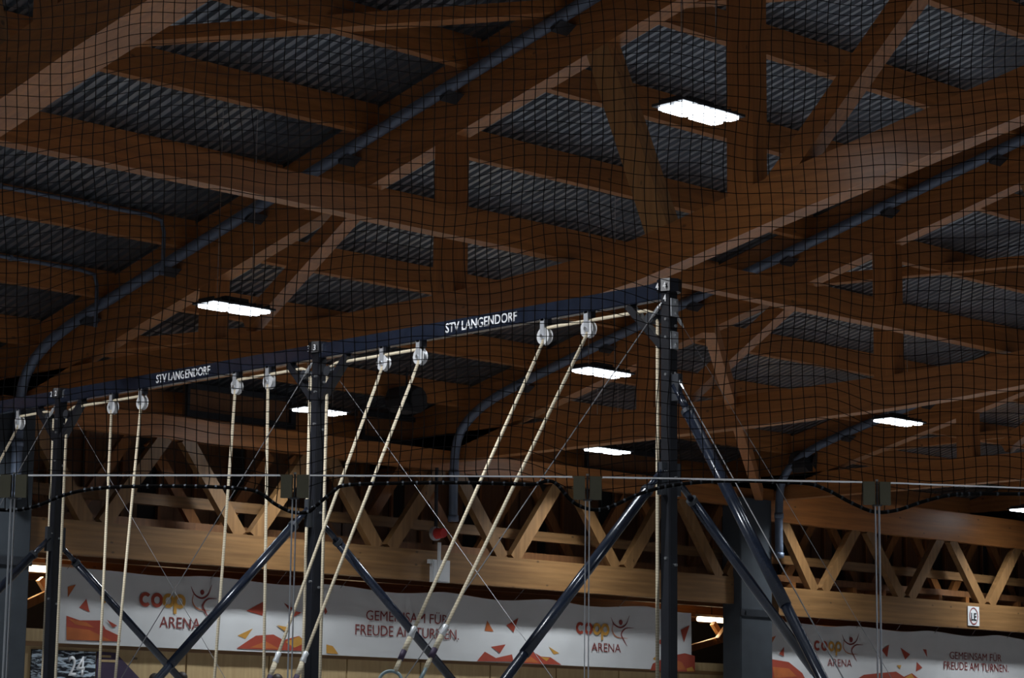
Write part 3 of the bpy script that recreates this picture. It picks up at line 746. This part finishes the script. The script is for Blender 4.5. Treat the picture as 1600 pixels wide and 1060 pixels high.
# support tubes: pairs across the frame line at every post and one at the end
def leg(p, q, r=.045):
    p, q = Vector(p), Vector(q); d = (q-p).normalized(); Ln = (q-p).length
    o = obj('support_tube', T([p, p+d*.32], r*.72, 12), 'navy', frame, smooth=True)
    pts = [p+d*.28, p+d*.30]; rad = [r*.8, r*1.05]
    obj('outer_tube', T([p+d*.30, p+d*(Ln*.42)], r*1.12, 14), 'navy', o, smooth=True)
    obj('lower_tube', T([p+d*(Ln*.42), q], r*.98, 14), 'navy', o, smooth=True)
    obj('tube_collar', T([p+d*.29, p+d*.33], r*1.3, 12), 'bracket', o)
    obj('foot', T([q-d*.02, Vector((q.x, q.y, 0.0))], r*1.4, 10), 'bracket', o)
for s, zA, zB in ((P0S, 4.12, 4.05), (PS[0], 4.14, 4.06), (PS[1], 4.20, 4.05), (PS[2], 4.22, 4.16)):
    leg((FX-.08, s, zA), (FX-2.05-2.2, s, .06)); leg((FX+.08, s, zB), (FX+.08+4.75, s, .06), .042)
leg((FX, PS[2]-.07, 5.0), (FX, PS[2]-.07-3.1, .06), .05)
# brackets and shackles
for s in [P0S]+PS:
    obj('tube_bracket', B(FX-.13, FX+.13, s-.03, s+.03, 3.98, 4.28), 'bracket', frame)
obj('tube_bracket', B(FX-.03, FX+.03, PS[2]-.14, PS[2]-hw, 4.85, 5.1), 'bracket', frame)
# bracing wires
def wire(p, q, r=.006):
    o = obj('bracing_wire', T([p, q], r, 6), 'wire', frame)
    d = (Vector(q)-Vector(p)).normalized()
    obj('shackle', T([Vector(p), Vector(p)+d*.06, Vector(p)+d*.14, Vector(p)+d*.2], [.008, .018, .018, .007], 8), 'steel', o)
for a_, b_ in zip(sp_, sp_[1:]):
    wire((FX-.07, b_+.03, 5.78), (FX-.07, a_-.10, .9)); wire((FX+.07, a_-.08, 5.75), (FX+.07, b_+.10, .9), .0032)
wire((FX+.06, PS[2], 5.72), (FX+5.6, PS[2], .05), .003)
wire((FX, PS[2]-.07, 5.12), (FX, PS[2]-3.35, .3), .006)

# pulleys, part of the frame
pulley_pos = {'a': 25.79, 'b': 23.72, 'c': 23.11, 'd': 21.27, 'e': 20.67, 'f': 18.72, 'g': 18.14, 'h': 16.30, 'i': 15.70}
PZ = 5.66
for k_, s in pulley_pos.items():
    m_ = obj('pulley_mount', B(FX-.03, FX+.03, s-.065, s-.005, PZ+.10, ZT-.161), 'navy_matt', frame)
    tilt = {'f': .12, 'g': .10, 'h': .16, 'i': .16, 'a': .15}.get(k_, 0.0)
    bm = bmesh.new(); n = 20
    tube(bm, [(FX-.028, s, PZ), (FX-.010, s, PZ), (FX+.010, s, PZ), (FX+.028, s, PZ)], [.086, .066, .066, .086], n)
    wh = obj('pulley_wheel', bm, 'pulley', m_, smooth=False)
    bm = bmesh.new(); box(bm, FX-.042, FX-.031, s-.028, s+.028, PZ-.03, PZ+.17); box(bm, FX+.031, FX+.042, s-.028, s+.028, PZ-.03, PZ+.17); box(bm, FX-.042, FX+.042, s-.025, s+.025, PZ+.15, PZ+.18)
    obj('pulley_cheek', bm, 'alu', m_)
    obj('pulley_axle', T([(FX-.056, s, PZ), (FX+.056, s, PZ)], .018, 8), 'steel', m_)

# ------------------------------------------------------------------ rings on ropes
def ringset(s, q, corner, full, label, strap=True, edge=0.0):
    """rope from the ring end q up over its pulley, along the beam to the corner sheave and down the post"""
    t = thing('gymnastic_ring', label, 'ring rope', q, 'gymnastic rings hanging in ropes from the frame')
    q = Vector(q); top = Vector((FX-.02, s-.0, PZ-.05)); d = (q-top).normalized()
    end = q if not strap else q-d*.46
    r = .0165
    sg = 1 if corner > s else -1
    path = [end, top, Vector((FX, s+sg*.02, PZ+.082)), Vector((FX, corner-sg*.30, ZT-.235)), Vector((FX, corner-sg*.20, ZT-.27)), Vector((FX, corner-sg*.145, ZT-.36)), Vector((FX, corner-sg*.145, 1.3))]
    obj('rope', T([end, top], r, 8), 'rope', t, smooth=True)
    obj('rope_return', T(path[1:], r*1.05, 8), 'rope', t, smooth=True)
    if strap:
        obj('knot', T([end-d*.02, end, end+d*.04, end+d*.09, end+d*.11], [.012, .032, .026, .034, .012], 10), 'pulley', t, smooth=True)
        obj('leather_sleeve', T([end+d*.10, end+d*.27], .027, 10), 'rope', t, smooth=True)
        obj('strap_tape', T([end+d*.24, end+d*.335], .0285, 10), 'purple', t, smooth=True)
        a = end+d*.30; sd = Vector((0, 1, 0))
        for k in (-1, 1): obj('strap', T([a, a+d*.08+sd*k*.013, q+sd*k*.012], .014, 8), 'rope', t, smooth=True)
    # ring: torus hanging below q
    c = q+d*.105; n = 30; ax = Vector((math.cos(edge), math.sin(edge), 0)); ax = (ax-d*ax.dot(d)).normalized()
    path = [c+(-d*math.cos(2*math.pi*i/n)+ax*math.sin(2*math.pi*i/n))*.104 for i in range(n)]
    bm = bmesh.new(); rings = []; m2 = 10
    for i, p in enumerate(path):
        rad = (p-c).normalized(); nn = d.cross(ax).normalized()
        rings.append([bm.verts.new(p+rad*math.cos(2*math.pi*k/m2)*.0155+nn*math.sin(2*math.pi*k/m2)*.0155) for k in range(m2)])
    for i in range(n):
        A, C = rings[i], rings[(i+1) % n]
        for k in range(m2): bm.faces.new([A[k], A[(k+1) % m2], C[(k+1) % m2], C[k]])
    obj('ring', bm, 'ring', t, smooth=True)
def on(x, y, s): return at(x, y, 'y', s)
ringset(16.30, on(617, 1050, 16.3), PS[2], True, 'ring with grey hoop in view at the bottom centre, hung left of its partner', edge=-.8)
ringset(15.70, on(664, 1047, 15.7), PS[2], True, 'ring seen edge-on at the bottom centre, rope from the pulley nearest the end post', edge=.9)
ringset(18.72, on(411, 1088, 18.72), PS[1], True, 'swinging ring rope from the first pulley right of the middle post')
ringset(18.14, on(452, 1088, 18.14), PS[1], True, 'swinging ring rope from the second pulley right of the middle post, below the long tilt')
def straight(s, px, corner, lab):
    q = at(px, 1060, 'y', s); top = Vector((FX-.02, s, PZ)); d = (q-top).normalized(); end = top+d*4.3
    ringset(s, end, corner, True, lab)
straight(21.27, 335, PS[1], 'nearly straight ring rope left of the middle post, left of its pair')
straight(20.67, 412, PS[1], 'straight vertical ring rope just left of the middle post, right of its pair')
straight(23.11, 180, PS[0], 'ring rope right of the left post, farther from the post of its pair')
straight(23.72, 155, PS[0], 'ring rope right of the left post, nearer to the post of its pair')
q = at(-60, 805, 'y', 25.79)
ringset(25.79, at(-150, 1000, 'y', 25.79), PS[0], True, 'slanting ring rope at the far left edge, left of the left post')

# ------------------------------------------------------------------ glass barrier and net in front
JX = [(-420, 745), (22, 743), (461, 743), (918, 745.5), (1370, 754), (1830, 772)]
JP = [at(x, y, 'z', 2.8) for x, y in JX]
def plane_dist(x):
    """horizontal distance of the barrier line along the bearing of photo column x"""
    r = ray(x, 700); d = Vector((r.x, r.y)).normalized()
    for a, c in zip(JP, JP[1:]):
        A, C = Vector((a.x, a.y)), Vector((c.x, c.y)); e = C-A; den = d.x*e.y-d.y*e.x
        k = (A.x*e.y-A.y*e.x)/den; u = (A.x*d.y-A.y*d.x)/den
        if -1e-6 <= u <= 1+1e-6: return k
    return 9.0
names = ['beyond the left edge of view, beside the left post', 'lower left between the first two joints', 'bottom centre, in front of the middle post', 'right of centre, in front of the end post', 'at the right edge of the view']
for i, (a, c) in enumerate(zip(JP, JP[1:])):
    d = (c-a); d.z = 0; Ln = d.length; d.normalize(); nrm = Vector((-d.y, d.x, 0)); a0 = a+d*.008; c0 = c-d*.008
    t = thing('glass_panel', 'clear barrier glass pane '+names[i], 'glass panel', ((a+c)/2).xyz*1.0)
    t.location.z = 1.0
    bm = bmesh.new(); bar(bm, (a0.x, a0.y, 1.9), (c0.x, c0.y, 1.9), .012, 1.792); obj('pane', bm, 'glass', t)
    bm = bmesh.new(); bar(bm, (a0+d*.055).xy.to_3d()+Vector((0, 0, 2.7995)), (c0-d*.055).xy.to_3d()+Vector((0, 0, 2.7995)), .013, .006); obj('edge_glint', bm, 'paint_white', t)  # white strip paints the glint along the pane's top edge
    for e, sg in ((a0, 1), (c0, -1)):
        p = e.xy.to_3d()
        bm = bmesh.new(); bar(bm, p+Vector((0, 0, 1.0)), p+Vector((0, 0, 2.70)), .014, .004, Vector((d.x, d.y, 0))); obj('side_edge', bm, 'alu', t)
        cpt = p+d*sg*.026; bm = bmesh.new(); bar(bm, cpt+Vector((0, 0, 2.705)), cpt+Vector((0, 0, 2.802)), .018, .048, Vector((d.x, d.y, 0))); obj('corner_plate', bm, 'clamp_green', t)
for i, p in enumerate(JP[1:-1]):
    t = thing('joint_clamp', 'small dark clamp joining two glass panes, '+['at the left edge', 'left of the middle post', 'left of the end post', 'on the right side'][i], 'clamp', (p.x, p.y, 2.68))
    obj('pin', T([(p.x, p.y, 2.70), (p.x, p.y, 2.806)], .0042, 8), 'black', t)
    dd = (JP[i+2]-JP[i]); dd.z = 0; dd.normalize()
    bm = bmesh.new(); b0 = Vector((p.x, p.y, 2.703)); bar(bm, b0-dd*.018, b0+dd*.018, .024, .006); obj('foot_bar', bm, 'black', t)
    obj('cap_screw', T([(p.x, p.y, 2.804), (p.x, p.y, 2.812)], .006, 8), 'steel', t)

NET_OFF = .10
def netpt(x, y):
    r = ray(x, y); h = math.hypot(r.x, r.y); k = (plane_dist(x)+NET_OFF)/h
    return Vector((r.x*k, r.y*k, CZ+r.z*k))
ROPE = [(-90, 790), (0, 797), (30, 797), (60, 790), (110, 771), (170, 762), (270, 760), (350, 762), (400, 768), (430, 788), (455, 800), (480, 801), (495, 790), (520, 769), (545, 758), (650, 755), (750, 755), (830, 757), (855, 752), (870, 757), (890, 780), (910, 793), (935, 797), (960, 790), (1000, 772), (1050, 759), (1130, 752), (1250, 755), (1290, 765), (1330, 786), (1365, 800), (1400, 798), (1440, 785), (1480, 775), (1530, 772), (1700, 773)]
def rope_y(x):
    for (a, ya), (c, yc_) in zip(ROPE, ROPE[1:]):
        if a <= x <= c: return ya+(yc_-ya)*(x-a)/(c-a)
    return 780
def sst(v, a, c):
    t = max(0, min(1, (v-a)/(c-a))); return t*t*(3-2*t)
CS = 17.6
cols = [-80+CS*i for i in range(101)]
def node(i, j):
    """net knot i across, j up from the border rope"""
    x = cols[i]; v = 764-CS*j*1.0
    dx = 2.6*math.sin(v/61+x/170)+1.8*math.sin(v/27+x/83)
    dy = 8*math.sin(x/95+v/210)+3*math.sin(x/41-v/90)+2*math.sin(x/23+v/37)-6*math.sin(x/300)
    dy += 26*sst(x, 1270, 1385)*math.exp(-((v-600)/190)**2)-12*sst(x, 1385, 1600)*math.exp(-((v-600)/190)**2)
    dy += -22*sst(x, 0, 240)*math.exp(-((v-150)/260)**2)+16*math.exp(-((x-470)/70)**2)*sst(v, 560, 760)+14*math.exp(-((x-920)/70)**2)*sst(v, 560, 760)
    dy += 8*math.sin(x/55+1)*math.exp(-((v-420)/120)**2)
    y = v+dy*(1 if j else 0)
    if j == 0: y = rope_y(x)
    else: y = min(y, rope_y(x)-4)
    return netpt(x+dx*(1 if j else .3), y)
NJ = 49
G = [[node(i, j) for j in range(NJ)] for i in range(len(cols))]
bm = bmesh.new()
def cordline(pts, r=.0023):
    prev = None
    for p_ in pts:
        ring_ = [bm.verts.new(p_+Vector((math.cos(a)*CR.x*r, math.cos(a)*CR.y*r, math.sin(a)*r))) for a in (0, 2.094, 4.189)] if abs((pts[-1]-pts[0]).normalized().z) < .5 else \
                [bm.verts.new(p_+Vector((math.cos(a)*r, math.sin(a)*r, 0))) for a in (0, 2.094, 4.189)]
        if prev:
            for k in range(3): bm.faces.new([prev[k], prev[(k+1) % 3], ring_[(k+1) % 3], ring_[k]])
        prev = ring_
for i in range(len(cols)): cordline(G[i])
FWH = Vector((FW.x, FW.y, 0)).normalized()
def hline(pts, r=.0019):
    prev = None
    for p_ in pts:
        ring_ = [bm.verts.new(p_+FWH*math.cos(a)*r+Vector((0, 0, math.sin(a)*r))) for a in (0, 2.094, 4.189)]
        if prev:
            for k in range(3): bm.faces.new([prev[k], prev[(k+1) % 3], ring_[(k+1) % 3], ring_[k]])
        prev = ring_
for j in range(1, NJ): hline([G[i][j] for i in range(len(cols))])
net = thing('safety_net', 'black square-mesh safety net hanging across the whole view above the glass', 'net', netpt(800, 755))
o = obj('net_mesh', bm, 'cord', net); o['kind'] = 'stuff'
rp = smooth_path([netpt(x, y) for x, y in ROPE], 5)
obj('border_rope', T(rp, .0075, 8), 'cord', net, smooth=True)
# lashing wound round the border rope
bm = bmesh.new(); acc = 0
for a, c in zip(rp, rp[1:]):
    Ln = (c-a).length; acc += Ln
    if acc > .03:
        acc = 0; d = (c-a).normalized(); tube(bm, [a, a+d*.008], .0095, 6)
o = obj('lashing', bm, 'bracket', net); o['kind'] = 'stuff'
